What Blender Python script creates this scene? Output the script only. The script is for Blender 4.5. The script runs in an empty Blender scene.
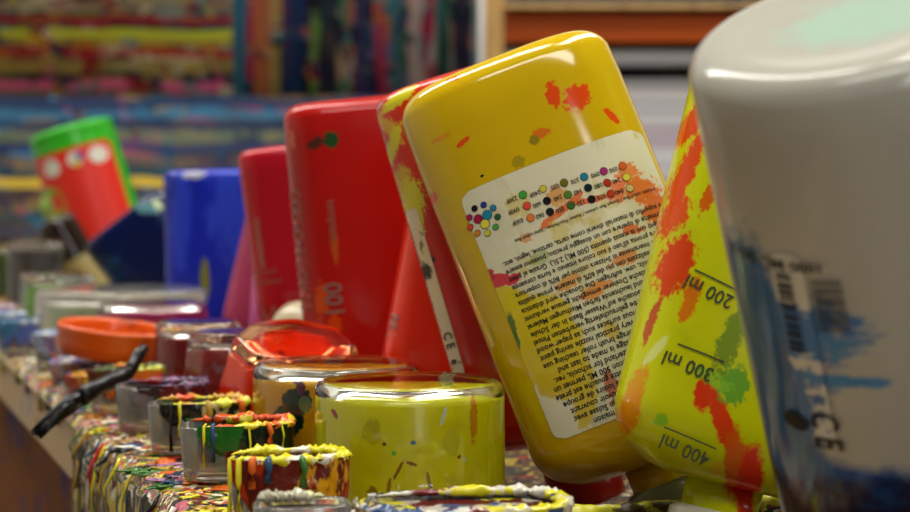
import bpy, bmesh, math, random
from mathutils import Vector, Matrix, noise
# ------------------------------------------------------------------ camera / world / lights
S = bpy.context.scene
COL = S.collection
rnd = random.Random(7)
CAMZ = 0.91
PITCH = math.atan(69/1769.4)
cam_d = bpy.data.cameras.new('camera'); cam = bpy.data.objects.new('camera', cam_d); COL.objects.link(cam)
cam.location = (0, 0, CAMZ); cam.rotation_euler = (math.pi/2-PITCH, 0, 0)
cam_d.sensor_width = 36; cam_d.lens = 70; cam_d.clip_start = 0.02
cam_d.dof.use_dof = True; cam_d.dof.focus_distance = 0.615; cam_d.dof.aperture_fstop = 12.5
S.camera = cam
S.view_settings.view_transform = 'Standard'; S.view_settings.look = 'None'
S.view_settings.gamma = 1; S.view_settings.exposure = -0.1; S.view_settings.use_curve_mapping = False
w = bpy.data.worlds.new('World'); S.world = w; w.use_nodes = True
w.node_tree.nodes['Background'].inputs[0].default_value = (1.0, 0.97, 0.90, 1)
w.node_tree.nodes['Background'].inputs[1].default_value = 0.09
def area(name, loc, target, sx, sy, power, color=(1, .97, .9)):
    d = bpy.data.lights.new(name, 'AREA'); d.shape = 'RECTANGLE'; d.size = sx; d.size_y = sy; d.energy = power; d.color = color
    o = bpy.data.objects.new(name, d); COL.objects.link(o); o.location = loc
    o.rotation_euler = (Vector(target)-Vector(loc)).to_track_quat('-Z', 'Y').to_euler(); return o
area('ceiling_lamp_light', (0.55, 1.5, 2.6), (0.45, 1.2, 0.8), 0.35, 2.2, 50)
area('ceiling_lamp_light', (-0.9, 1.5, 2.6), (-0.7, 1.3, 0.8), 0.30, 2.2, 44)
area('ceiling_lamp_light', (0.1, -0.6, 2.6), (0.1, 0.5, 0.8), 1.6, 0.3, 22)
area('window_light', (2.3, 0.1, 1.7), (0.1, 0.7, 0.9), 0.5, 1.2, 7, (.95, .98, 1))
area('window_light', (0.75, -1.5, 1.55), (0.05, 0.7, 0.9), 0.22, 1.1, 9, (.97, .98, 1))

# ------------------------------------------------------------------ helpers
def lin(c):
    if isinstance(c, str): c = [int(c[i:i+2], 16)/255 for i in (0, 2, 4)]
    return tuple((x/12.92 if x <= .04045 else ((x+.055)/1.055)**2.4) for x in c[:3])+(1,)
def ray(px, py):
    v = Vector(((px-455)/1769.4, 1, -(py-256)/1769.4))
    return Matrix.Rotation(-PITCH, 3, 'X') @ v
def P(px, py, D):                       # world point seen at a photo pixel, D metres away
    r = ray(px, py); return Vector((0, 0, CAMZ)) + r*(D/r.y)
def Pz(px, D, z): return Vector(((px-455)/1769.4*D, D, z))
PHI = math.atan2(.339, .941)
TOP = 0.80; FLOORZ = 0.775
P0 = Vector((-.115, .632, 0))
TM = Matrix.Translation(P0) @ Matrix.Rotation(PHI, 4, 'Z')     # table frame: x across (v), y along (u)
def T(u, v, z=TOP): return TM @ Vector((v, u, z))
def tag(o, label=None, cat=None, group=None, kind=None):
    if label: o['label'] = label
    if cat: o['category'] = cat
    if group: o['group'] = group
    if kind: o['kind'] = kind
    return o
def empty(name, loc, label, cat, group=None, mat=None):
    o = bpy.data.objects.new(name, None); COL.objects.link(o); o.empty_display_size = .02
    if mat is not None: o.matrix_world = mat
    else: o.location = loc
    return tag(o, label, cat, group)
def mesh(name, verts, faces, mat, parent=None, smooth=True, angle=None):
    me = bpy.data.meshes.new(name); me.from_pydata([tuple(v) for v in verts], [], faces); me.update()
    bm = bmesh.new(); bm.from_mesh(me); bmesh.ops.recalc_face_normals(bm, faces=bm.faces); 
    for f in bm.faces: f.smooth = smooth
    if angle:
        for e in bm.edges:
            if len(e.link_faces) == 2 and e.calc_face_angle(0) > angle: e.smooth = False
    bm.to_mesh(me); bm.free()
    o = bpy.data.objects.new(name, me); COL.objects.link(o)
    for m in (mat if isinstance(mat, (list, tuple)) else [mat]): me.materials.append(m)
    if parent: o.parent = parent
    return o
def grid_faces(nu, nv, closed_u=False, off=0):
    f = []
    for i in range(nu-(0 if closed_u else 1)):
        for j in range(nv-1):
            a = i*nv+j; b = ((i+1) % nu)*nv+j
            f.append((off+a, off+b, off+b+1, off+a+1))
    return f
def loft(rings, cap0=True, cap1=True):
    n = len(rings[0]); v = [p for r in rings for p in r]; f = []
    for k in range(len(rings)-1):
        for i in range(n):
            f.append((k*n+i, k*n+(i+1) % n, (k+1)*n+(i+1) % n, (k+1)*n+i))
    if cap0: f.append(tuple(range(n))[::-1])
    if cap1: f.append(tuple(range((len(rings)-1)*n, len(rings)*n)))
    return v, f
def box(x0, x1, y0, y1, z0, z1):
    v = [(x, y, z) for x in (x0, x1) for y in (y0, y1) for z in (z0, z1)]
    return v, [(0, 1, 3, 2), (4, 6, 7, 5), (0, 4, 5, 1), (2, 3, 7, 6), (0, 2, 6, 4), (1, 5, 7, 3)]
def join(*parts):
    V, F = [], []
    for v, f in parts:
        o = len(V); V += list(v); F += [tuple(i+o for i in q) for q in f]
    return V, F
def bevel(o, wd, seg=2):
    m = o.modifiers.new('bevel', 'BEVEL'); m.width = wd; m.segments = seg; m.limit_method = 'ANGLE'; m.harden_normals = False
    return o
def spow(c, e): return math.copysign(abs(c)**e, c)
def sring(a, b, n, h, N=72):
    return [Vector((a*spow(math.cos(2*math.pi*i/N), 2/n), b*spow(math.sin(2*math.pi*i/N), 2/n), h)) for i in range(N)]
def tube(pts, rads, N=10):
    rings = []
    pts = [Vector(p) for p in pts]
    for i, p in enumerate(pts):
        d = (pts[min(i+1, len(pts)-1)]-pts[max(i-1, 0)]).normalized()
        q = d.to_track_quat('Z', 'Y')
        rings.append([p+q @ Vector((math.cos(2*math.pi*k/N)*rads[i], math.sin(2*math.pi*k/N)*rads[i], 0)) for k in range(N)])
    return loft(rings)
def blob(c, r, seed=0, rough=.25, sub=2):
    bm = bmesh.new(); bmesh.ops.create_icosphere(bm, subdivisions=sub, radius=1)
    V = []
    for v in bm.verts:
        k = 1+rough*noise.noise(v.co*1.6+Vector((seed*3.1, seed, 0)))*2
        V.append((c[0]+v.co.x*r[0]*k, c[1]+v.co.y*r[1]*k, c[2]+v.co.z*r[2]*k))
    F = [tuple(x.index for x in f.verts) for f in bm.faces]; bm.free(); return V, F

# ------------------------------------------------------------------ materials
class M:
    def __init__(s, name, base=(.8, .8, .8, 1), rough=.4, **kw):
        s.m = bpy.data.materials.new(name); s.m.use_nodes = True; s.nt = s.m.node_tree
        s.b = s.nt.nodes['Principled BSDF']; s.b.inputs['Roughness'].default_value = rough
        for k, v in kw.items(): s.b.inputs[k.replace('_', ' ')].default_value = v
        s.tc = s.nt.nodes.new('ShaderNodeTexCoord'); s.co = s.tc.outputs['Object']
        s.col = s.rgb(base if not isinstance(base, str) else lin(base))
    def n(s, t, **kw):
        x = s.nt.nodes.new(t)
        for k, v in kw.items(): setattr(x, k, v)
        return x
    def link(s, a, b): s.nt.links.new(a, b)
    def rgb(s, c):
        x = s.n('ShaderNodeRGB'); x.outputs[0].default_value = lin(c) if isinstance(c, str) else c; return x.outputs[0]
    def noise(s, scale=10, detail=4, vec=None, stretch=None, rough=.55, off=0):
        v = vec or s.co
        mp = s.n('ShaderNodeMapping'); mp.inputs['Scale'].default_value = stretch or (1, 1, 1); mp.inputs['Location'].default_value = (off, off*.7, off*.3)
        s.link(v, mp.inputs[0]); t = s.n('ShaderNodeTexNoise'); t.inputs['Scale'].default_value = scale; t.inputs['Detail'].default_value = detail
        t.inputs['Roughness'].default_value = rough; s.link(mp.outputs[0], t.inputs['Vector']); return t
    def math(s, op, a, b=0.0, c=None):
        x = s.n('ShaderNodeMath', operation=op)
        for i, q in enumerate((a, b) if c is None else (a, b, c)):
            if isinstance(q, (int, float)): x.inputs[i].default_value = q
            else: s.link(q, x.inputs[i])
        return x.outputs[0]
    def mix(s, fac, a, b):
        x = s.n('ShaderNodeMix', data_type='RGBA')
        for i, q in ((0, fac), (6, a), (7, b)):
            if isinstance(q, (int, float)): x.inputs[i].default_value = q
            elif isinstance(q, (tuple, str)): x.inputs[i].default_value = lin(q) if isinstance(q, str) else q
            else: s.link(q, x.inputs[i])
        return x.outputs[2]
    def step(s, v, lo, hi):
        x = s.n('ShaderNodeMapRange'); x.inputs['From Min'].default_value = lo; x.inputs['From Max'].default_value = hi; s.link(v, x.inputs[0]); return x.outputs[0]
    def splat(s, color, scale=40, thr=.6, soft=.02, stretch=None, off=0, op=1.0, detail=5):
        t = s.noise(scale, detail, stretch=stretch, off=off, rough=.6)
        m = s.step(t.outputs['Fac'], thr, thr+soft)
        if op < 1: m = s.math('MULTIPLY', m, op)
        s.col = s.mix(m, s.col, color); return s
    def smear(s, color, c, r, ang=0, fray=.6, ns=120, stretch=None, soft=.15, op=1.0, off=0):
        """one paint smear centred on c (object space), half sizes r, turned ang about Y"""
        mp = s.n('ShaderNodeMapping', vector_type='TEXTURE')
        mp.inputs['Location'].default_value = c; mp.inputs['Rotation'].default_value = (0, ang, 0); mp.inputs['Scale'].default_value = (r[0]*.85, .05 if len(r) < 3 else r[2], r[1]*.85)
        s.link(s.co, mp.inputs[0])
        ln = s.n('ShaderNodeVectorMath', operation='LENGTH'); s.link(mp.outputs[0], ln.inputs[0])
        t = s.noise(ns*2.6, 6, stretch=stretch, off=off+c[0]*50+c[2]*70, rough=.68)
        q = s.math('MULTIPLY_ADD', t.outputs['Fac'], 2*fray, -fray)
        d = s.math('ADD', ln.outputs['Value'], q)
        m = s.step(d, 1+soft*.5, 1-soft*.5)
        if op < 1: m = s.math('MULTIPLY', m, op)
        s.col = s.mix(m, s.col, color); return s
    def bump(s, t, strength=.3, dist=.001):
        b = s.n('ShaderNodeBump'); b.inputs['Strength'].default_value = strength; b.inputs['Distance'].default_value = dist
        s.link(t, b.inputs['Height']); s.link(b.outputs[0], s.b.inputs['Normal']); return s
    def done(s):
        s.link(s.col, s.b.inputs['Base Color']); return s.m
def ramp_const(m, val, cols, interp='CONSTANT'):
    r = m.n('ShaderNodeValToRGB'); r.color_ramp.interpolation = interp; e = r.color_ramp.elements
    n = len(cols)
    while len(e) < n: e.new(.5)
    for i, c in enumerate(cols): e[i].position = i/n; e[i].color = lin(c)
    m.link(val, r.inputs[0]); return r.outputs[0]
CR = ['c9b23a', '2c2618', 'd8d4c4', 'a82a18', 'd8d22a', '3c5a2a', '8a6a3a', 'c85a1c', '25304a', 'b9b090', '5a1a18', '6e6a48', 'e8e2cc', '8f8a2a', '1c1a14', 'b85a6a']
CR2 = ['b09a84', '3a4a78', 'cfc0a0', 'a86a50', '8a7ab0', '5a6a5a', '86704a', 'c87a3c', '35406a', 'b9b090', '8a3a48', '6e8a98', 'd8d2cc', '9f8a3a', '3c3a44', '5a7ab8']
def crust_mat(name, scale=170, stretch=(1, 1, 1), cols=CR, rough=.3, seed=0, warp=.008):
    m = M(name, rough=.22)
    m.b.inputs['Specular IOR Level'].default_value = .35
    t = m.noise(90, 3, off=seed)
    sub = m.n('ShaderNodeVectorMath', operation='MULTIPLY_ADD'); m.link(t.outputs['Color'], sub.inputs[0]); sub.inputs[1].default_value = (warp, warp, warp); m.link(m.co, sub.inputs[2])
    mp = m.n('ShaderNodeMapping'); mp.inputs['Scale'].default_value = stretch; m.link(sub.outputs[0], mp.inputs[0])
    def vor(sc, off):
        v = m.n('ShaderNodeTexVoronoi'); v.inputs['Scale'].default_value = sc*1.7; v.inputs['Randomness'].default_value = 1
        mm = m.n('ShaderNodeVectorMath', operation='ADD'); mm.inputs[1].default_value = (off, off, off); m.link(mp.outputs[0], mm.inputs[0]); m.link(mm.outputs[0], v.inputs['Vector'])
        sp = m.n('ShaderNodeSeparateColor'); m.link(v.outputs['Color'], sp.inputs[0]); return sp.outputs[0], v.outputs['Distance']
    a, da = vor(scale, 0); b, db = vor(scale*2.3, 3.3); c, dc = vor(scale*.55, 7.1)
    ca = ramp_const(m, a, cols); cb = ramp_const(m, b, cols[5:]+cols[:5]); cc = ramp_const(m, c, cols[9:]+cols[:9])
    n1 = m.noise(140, 3, off=seed+2).outputs['Fac']; n2 = m.noise(60, 3, off=seed+5).outputs['Fac']
    m.col = m.mix(m.step(n2, .52, .56), m.mix(m.step(n1, .5, .53), ca, cb), cc)
    n3 = m.noise(260, 4, stretch=stretch, off=seed+9).outputs['Fac']
    m.bump(m.math('ADD', m.math('MULTIPLY', da, .5), n3), .55, .0018)
    return m.done()
def plastic(name, base, rough=.28, coat=.5, **kw):
    m = M(name, base, rough*.62, **kw); m.b.inputs['Specular IOR Level'].default_value = .5 if coat >= .6 else .36; return m
def paint(name, c, rough=.3): return plastic(name, c, rough).done()
mat_crust = crust_mat('dried_paint_crust')
mat_crust_far = crust_mat('dried_paint_crust_cool', cols=CR2, scale=110)
mat_drip = crust_mat('paint_drips', 190, (1, 1, .13), cols=['2c2618', 'b9b090', '3a3420', '8a6a3a', '1c1a14', 'c9b23a', '6e6a48', '4a3a22', '9a4a20', '25304a', '8f8a2a', '5a1a18', 'd8d4c4', '4a4634', '1c1a14', '6a5a3a'], seed=4, warp=.003)
def glass_mat(name, tint=(.96, .98, .95, 1), rough=.03):
    m = M(name, tint, rough, Transmission_Weight=1.0, IOR=1.45); 
    m.bump(m.noise(60, 2).outputs['Fac'], .08, .0006); return m.done()
mat_glass = glass_mat('clear_glass')
mat_crust_tr = crust_mat('trough_crust', 150, cols=['2c2618', '1c1a14', '5a1a18', '3c2c18', '1c1a14', '8a6a3a', '25304a', 'a82a18', '2c2618', 'b9b090', '141210', '4a3a22', 'c9b23a', '2c3a20', '1c1a14', '3a2418'], seed=8)
mat_glass_dirty = M('smudged_glass', (.86, .86, .80, 1), .12, Transmission_Weight=.92, IOR=1.45).splat('b8a8c0', 60, .62, .08, op=.6).splat('d8cfa0', 90, .62, .05, op=.5).done()

# ------------------------------------------------------------------ room
def struct(name, v, f, mat, smooth=False):
    o = mesh(name, v, f, mat, smooth=smooth); o['kind'] = 'structure'; return o
WY = 2.6
def wx(px): return (px-455)/1769.4*WY
def wz(py): return CAMZ-(py-187)/1769.4*WY
mf = M('floor_screed', '6a5644', .6).splat('3a3a44', 6, .58, .1).splat('8a4030', 25, .66, .02); struct('floor', *box(-2.6, 2.8, -1.6, WY+.1, -.05, 0), mf.done())
mw = M('studio_plaster', 'c9c8c4', .8); mw.splat('b4b0aa', 5, .5, .2)
struct('wall_back', *box(-2.6, 2.8, WY, WY+.1, 0, 3.0), mw.done())
mw2 = M('side_plaster', 'd8d2c4', .8).done()
struct('wall_left', *box(-2.7, -2.6, -1.6, WY+.1, 0, 3.0), mw2)
struct('ceiling', *box(-2.7, 2.8, -1.6, WY+.1, 3.0, 3.1), mw2)

def board_mat(name, vertical=False, bands=None, cols=None, seed=0):
    """a painting wall worn by years of brush strokes: streaks of every colour"""
    m = M(name, rough=.7, Specular_IOR_Level=.12)
    tw_ = m.noise(9, 3, off=seed)
    wv = m.n('ShaderNodeVectorMath', operation='MULTIPLY_ADD'); m.link(tw_.outputs['Color'], wv.inputs[0]); wv.inputs[1].default_value = (.04, 0, .04); m.link(m.co, wv.inputs[2])
    def cells(sc, off, cl):
        mp = m.n('ShaderNodeMapping'); mp.inputs['Scale'].default_value = sc; mp.inputs['Location'].default_value = (off, 0, off); m.link(wv.outputs[0], mp.inputs[0])
        v = m.n('ShaderNodeTexVoronoi'); v.inputs['Scale'].default_value = 1; m.link(mp.outputs[0], v.inputs['Vector'])
        sp = m.n('ShaderNodeSeparateColor'); m.link(v.outputs['Color'], sp.inputs[0]); return ramp_const(m, sp.outputs[0], cl)
    sA, sB = ((75, 1, 9), (62, 1, 30)) if vertical else ((9, 1, 75), (30, 1, 55))
    a = cells(sA, seed, cols); b = cells(sB, seed+5, cols[4:]+cols[:4]); c = cells((sA[2]*2.2, 1, sA[0]*1.4) if vertical else (sA[0]*5, 1, sA[2]*.4), seed+9, cols[2:]+cols[:2])
    m.col = m.mix(m.step(m.noise(14, 3, off=seed+8).outputs['Fac'], .48, .51), a, b)
    m.col = m.mix(m.step(m.noise(20, 3, off=seed+15).outputs['Fac'], .58, .60), m.col, c)
    if bands:
        sx = m.n('ShaderNodeSeparateXYZ'); m.link(m.co, sx.inputs[0])
        ax = sx.outputs[0] if vertical else sx.outputs[2]
        wob = m.noise(5, 3, off=seed+11, stretch=(1, 1, 1)).outputs['Fac']
        ax = m.math('ADD', ax, m.math('MULTIPLY_ADD', wob, .03, -.015))
        for (c0, hw, colr, op, seg) in bands:
            d = m.math('ABSOLUTE', m.math('SUBTRACT', ax, c0))
            k = m.step(d, hw*1.15, hw*.75)
            gaps = m.step(m.noise(9, 5, stretch=(2.5, 1, 1) if not vertical else (1, 1, 2), off=seed+c0*90, rough=.7).outputs['Fac'], seg, seg+.05)
            m.col = m.mix(m.math('MULTIPLY', m.math('MULTIPLY', k, gaps), op), m.col, colr)
    return m.done()
def zb(py, hh): return wz(py), hh/2/1769.4*WY
bandsL = []
for py, hh, c, op, seg in [(8, 14, '8a8468', .7, .38), (22, 8, 'a8302c', .8, .4), (36, 9, 'cfd83c', .95, .42), (44, 6, 'c8b43a', .8, .45), (55, 10, 'b02a24', .8, .42), (68, 12, '9a8a48', .7, .4), (78, 6, '3c2a44', .7, .4),
                         (88, 10, 'e8689a', .95, .46), (97, 7, '8a7a5a', .7, .4), (104, 9, '1c2c4a', .95, .2), (115, 9, '2c5a78', .8, .35), (125, 8, '1a2a44', .9, .3), (136, 12, '55604c', .7, .4), (147, 8, '1c2c50', .9, .3),
                         (160, 10, '584a44', .7, .4), (171, 8, '1a3a44', .8, .35), (182, 10, 'b89a2c', .9, .42), (194, 8, '3a2a24', .8, .35), (206, 10, '6a5a30', .8, .4), (216, 8, '1c3a44', .8, .3), (230, 12, '3a3a4c', .8, .35)]:
    z, h2 = zb(py, hh); bandsL.append((z, h2, c, op, seg))
colsL = ['14244a', 'b01c1c', 'e0d040', '1c6040', 'f0e8d0', '90205a', 'd87018', '101018', '3a88a8', 'c8a860', 'f04a90', '20205c']
colsV = ['1c4a6a', 'b8b4b0', '181824', '3c7a5a', 'b86a4a', '7a6a90', '18203a', 'a02c50', '508a90', '1c1c24', 'b8a080', '34345c']
bandsV = [(wx(p), hh/2/1769.4*WY, c, op, seg) for p, hh, c, op, seg in [(243, 18, '2a6a86', .95, .3), (268, 16, 'b86a3c', .8, .4), (280, 10, 'b0a050', .7, .4), (296, 22, '1c3a66', .9, .3), (318, 10, '7aa04a', .75, .42), (332, 20, '26283a', .9, .3),
          (352, 10, '8a6a5a', .7, .4), (366, 14, '3c3c66', .8, .35), (385, 12, 'b03a5c', .85, .42), (400, 10, '3a6a78', .8, .35), (418, 14, 'c8b0a8', .8, .4), (432, 12, 'a82a4a', .85, .42), (446, 14, '2a5a50', .8, .35), (462, 16, '2c2c40', .9, .3), (475, 6, '9ab0b0', .8, .3)]]
colsL = ['3a4a5a', '8a2420', 'b8a040', '5a6a3c', 'd0c4a0', '7a3040', 'b8742c', '2c2a2c', '6a8a90', 'a08a50', 'c85a80', '4a3a4c']
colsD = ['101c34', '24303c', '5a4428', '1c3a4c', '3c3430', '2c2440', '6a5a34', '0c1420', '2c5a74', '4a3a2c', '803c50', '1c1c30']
o = mesh('painting_board', *box(wx(-160), wx(236), WY-.03, WY-.005, wz(97), 1.9), board_mat('horizontal_strokes', False, bandsL, colsL))
tag(o, 'board at the top back left streaked with horizontal strokes, pink and yellow bands', 'board')
o = mesh('painting_board', *box(wx(236), wx(477), WY-.03, WY-.005, wz(97), 1.9), board_mat('vertical_strokes', True, bandsV, colsV, 3))
tag(o, 'upright board streaked with vertical brush strokes behind the red and yellow bottles', 'board')
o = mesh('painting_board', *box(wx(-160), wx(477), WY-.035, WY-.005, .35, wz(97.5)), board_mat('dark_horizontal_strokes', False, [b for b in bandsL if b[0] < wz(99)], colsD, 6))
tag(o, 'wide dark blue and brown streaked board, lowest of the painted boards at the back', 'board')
mwood = M('orange_brown_wood', '9a4a1c', .7, Specular_IOR_Level=.15); tw = mwood.noise(3, 4, stretch=(1, 1, 26)); mwood.col = mwood.mix(mwood.step(tw.outputs['Fac'], .35, .7), '9a420e', '642404'); mwood = mwood.done()
mpine = M('pale_pine', 'b08a4a', .5).splat('94703a', 4, .5, .1, stretch=(16, 1, 1)).done()
mdark = M('dark_stained_wood', '2c2a28', .5).splat('40342c', 8, .5, .1).done()
mpaper = M('paper_sheets', 'c4c0bc', .7); tp = mpaper.noise(2, 3, stretch=(.6, 1, 60)); mpaper.col = mpaper.mix(mpaper.step(tp.outputs['Fac'], .38, .62), 'e0ded8', 'a8a4a6'); mpaper = mpaper.done()
mwhite = M('white_paint_board', 'd0cecb', .6).splat('b8b4b2', 5, .52, .1).done()
struct('trim_1', *box(wx(478), wx(486), WY-.05, WY, 0, 2.2), mwhite)
# shelf rack at the back right
rk = empty('paper_rack', (wx(600), WY-.2, 0), 'wooden paper rack at the back right with orange-brown beam and pale post', 'rack')
RX, RY = wx(600), WY-.2
def rp(name, b, mat): 
    v, f = b; return mesh(name, [(x-RX, y-RY, z) for x, y, z in v], f, mat, rk, smooth=False)
k = (WY-.4)/WY
def w2x(px, Y): return (px-455)/1769.4*Y
def w2z(py, Y): return CAMZ-(py-187)/1769.4*Y
Y1 = WY-.35
bevel(rp('post', box(w2x(485, Y1), w2x(504, Y1), Y1, Y1+.05, 0, 1.6), mpine), .003)
bevel(rp('beam', box(w2x(504, Y1), w2x(1000, Y1), Y1, Y1+.04, w2z(44, Y1), w2z(12, Y1)), mwood), .003)
bevel(rp('shelf_board', box(w2x(504, Y1), w2x(1000, Y1), Y1-.01, Y1+.3, w2z(11, Y1), w2z(6, Y1)), mpine), .002)
rp('back_panel', box(w2x(504, Y1), w2x(1000, Y1), Y1+.3, Y1+.32, .1, 1.6), mdark)
bevel(rp('shelf_board', box(w2x(504, Y1), w2x(1000, Y1), Y1, Y1+.3, w2z(69, Y1), w2z(64, Y1)), mdark), .002)
bevel(rp('shelf_board', box(w2x(504, Y1), w2x(1000, Y1), Y1, Y1+.3, w2z(300, Y1), w2z(290, Y1)), mpine), .002)
bevel(rp('post', box(w2x(960, Y1), w2x(980, Y1), Y1, Y1+.05, 0, 1.6), mpine), .003)
def stack(px0, px1, pb, pt, label, c):
    mm = M('stacked_sheets', c, .7); t_ = mm.noise(2, 4, stretch=(.5, 1, 70), off=px0*.1); mm.col = mm.mix(mm.step(t_.outputs['Fac'], .40, .62), c, '9c98a0'); 
    o = mesh('paper_stack', *box(w2x(px0, Y1), w2x(px1, Y1), Y1+.02, Y1+.28, w2z(pb, Y1), w2z(pt, Y1)), mm.done(), smooth=False)
    tag(o, label, 'paper', 'paper piles in the back rack')
stack(507, 742, 63.6, 49, 'low pile of white paper directly under the orange-brown beam', 'd4d0ca')
stack(507, 900, 289.6, 148, 'grey white pile of large sheets, lowest in the back rack', 'c4c2c4')
stack(507, 860, 147.6, 126, 'pinkish grey pile of sheets midway in the back rack', 'b8a4ac')
stack(507, 800, 125.6, 78, 'tall pile of pale sheets under the dark shelf in the back rack', 'cfcdca')

# ------------------------------------------------------------------ paint table
tb = empty('paint_table', None, 'long paint-crusted table with jars along the front and a bottle trough behind', 'table', mat=TM)
U0, U1 = -.42, 1.87
VR = .125; VE = .009
mtab = M('painted_pine', 'b09468', .55).splat('6a74a0', 22, .60, .04).splat('8a5a40', 40, .62, .03).splat('e0c060', 30, .66, .02, stretch=(1, 1, .3)).done()
mbrown = M('brown_panel', '7a4612', .7, Specular_IOR_Level=.1).splat('5a300a', 8, .5, .15).splat('14247a', 22, .57, .03).splat('2c1606', 14, .58, .08).splat('a07a3a', 50, .70, .02).done()
mtrough = M('trough_wood', '2c261c', .6).splat('5a4a2c', 30, .58, .05).splat('7a2418', 40, .64, .03).done()
bevel(mesh('tabletop', *box(VE, VR-.0102, U0, U1, TOP-.034, TOP-.001), mtab, tb, smooth=False), .002)
mesh('trough_side', *box(VR-.0101, VR-.002, U0, U1, FLOORZ-.012, TOP-.002), mat_crust_tr, tb, smooth=False)
mesh('trough_floor', *box(VR-.0019, .29, U0, U1, FLOORZ-.012, FLOORZ), mat_crust_tr, tb, smooth=False)
mesh('trough_side', *box(.2901, .30, U0, U1, FLOORZ-.012, TOP), mat_crust_tr, tb, smooth=False)
mesh('trough_end', *box(VR-.0019, .29, U0-.01, U0-.0001, FLOORZ-.012, TOP), mat_crust_tr, tb, smooth=False)
mesh('divider', *box(VR-.0019, .29, -.0850, -.0800, FLOORZ, TOP-.001), mat_crust_tr, tb, smooth=False)
rings = []
for i in range(140):
    v_ = VR+(.288-VR)*i/139; n = noise.noise; r0 = .0036+.0016*n(Vector((v_*90, 0, 3)))+.0012*n(Vector((v_*260, 5, 3)))
    rings.append([(v_, -.0825+math.cos(a_)*r0*(1+.4*n(Vector((v_*120, a_, 1)))), TOP-.0015+math.sin(a_)*r0*.7) for a_ in [2*math.pi*k/14 for k in range(14)]])
mdc = M('divider_crust', 'b8b41c', .4).splat('3c3418', 60, .52, .04).splat('c8c4a0', 70, .60, .03, off=2).splat('6a7a1c', 50, .60, .04, off=5)
mesh('divider_crust', *loft(rings), mdc.done(), tb)
mesh('panel', *box(.05, .07, .12, U1, 0.02, TOP-.035), mbrown, tb, smooth=False)
for (u, v) in ((U0+.05, .03), (U1-.1, .0), (U0+.05, .27), (U1-.1, .27)):
    zt = TOP-.034 if v < .1 else FLOORZ-.012
    bevel(mesh('leg', *box(v, v+.045, u, u+.045, 0, zt), mtab, tb, smooth=False), .003)
# crust on the tabletop
def hcrust(x, y):
    n = noise.noise
    h = .0012*n(Vector((x*45, y*45, 1)))+.0010*abs(n(Vector((x*130, y*110, 4))))+.0006*n(Vector((x*330, y*300, 7)))
    return max(0, h+.0010)
nu, nv = 760, 46
V = []
for i in range(nu):
    u = U0+(U1-U0)*(i/(nu-1))**1.35
    for j in range(nv):
        v = VE-.002+(VR-.007)*j/(nv-1)
        edge = max(0, min(1, (v-VE+.002)/.006)); z = TOP+hcrust(v, u)*1.0-.003*(1-edge)**2
        if j == 0: z = TOP-.004
        V.append((v, u, z))
F = grid_faces(nu, nv)
o = mesh('paint_crust', V, F, mat_crust, tb); o['kind'] = 'stuff'
# thick rail crust between jars and trough
rings = []
for i in range(420):
    u = U0+(U1-U0)*i/419; n = noise.noise
    r0 = .0055+.0018*n(Vector((u*60, 0, 3)))+.001*n(Vector((u*170, 5, 3)))
    rings.append([(VR-.006+math.cos(a)*r0*(1.2+.3*n(Vector((u*90, a, 1)))), u, TOP+.001+math.sin(a)*r0*.62*(1+.5*n(Vector((u*110, a, 9))))) for a in [2*math.pi*k/16 for k in range(16)]])
o = mesh('paint_crust', *loft(rings), mat_crust, tb); o['kind'] = 'stuff'
# crusted front box: thick drips down the near face
nu2, nz = 300, 50
V = []
for i in range(nu2):
    u = -.2+.40*i/(nu2-1)
    ln = .30
    for j in range(nz):
        t = j/(nz-1); z = TOP+.001-ln*t
        d = .004*abs(noise.noise(Vector((u*95, z*5, 2))))+.0045*abs(noise.noise(Vector((u*240, z*7, 5))))+.0015*noise.noise(Vector((u*300, z*120, 5)))
        stepv = .002*math.floor((u+.2)/.065) * 0
        V.append((VE-.001-d*.7-(.002*math.sin(min(1, t*9)*math.pi/2)) if j else VE+.004, u, z))
o = mesh('paint_drips', V, grid_faces(nu2, nz), mat_drip, tb); o['kind'] = 'stuff'
mesh('side_box', *box(VE+.001, .049, -.42, .199, TOP-.32, TOP-.035), mtrough, tb, smooth=False)
# loose hanging drips and dabs of colour
dab_cols = [paint('dab_'+n, c) for n, c in (('white', 'e6e2d6'), ('yellow', 'd8cf24'), ('red', 'b8241a'), ('orange', 'd8641c'), ('green', '3c6a2a'), ('blue', '2c4a6a'), ('black', '1c1c1a'), ('mauve', '9a6a8a'), ('ochre', 'b08a2c'))]
def dabs(n, urange, vrange, seedo):
    by = {}
    for i in range(n):
        u = rnd.uniform(*urange); v = rnd.uniform(*vrange); c = rnd.randrange(9)
        r = rnd.uniform(.0018, .0048)*(1.3 if rnd.random() < .15 else 1)
        by.setdefault(c, []).append(blob((v, u, TOP+.0012), (r*rnd.uniform(.7, 1.6), r*rnd.uniform(.5, 1.1), rnd.uniform(.0005, .0010)), seed=i, rough=.75, sub=3))
    for c, parts in by.items():
        o = mesh('paint_dabs', *join(*parts), dab_cols[c], tb); o['kind'] = 'stuff'
dabs(330, (-.16, .42), (VE, .115), 0)
dabs(120, (.42, 1.3), (VE, .115), 1)
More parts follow.
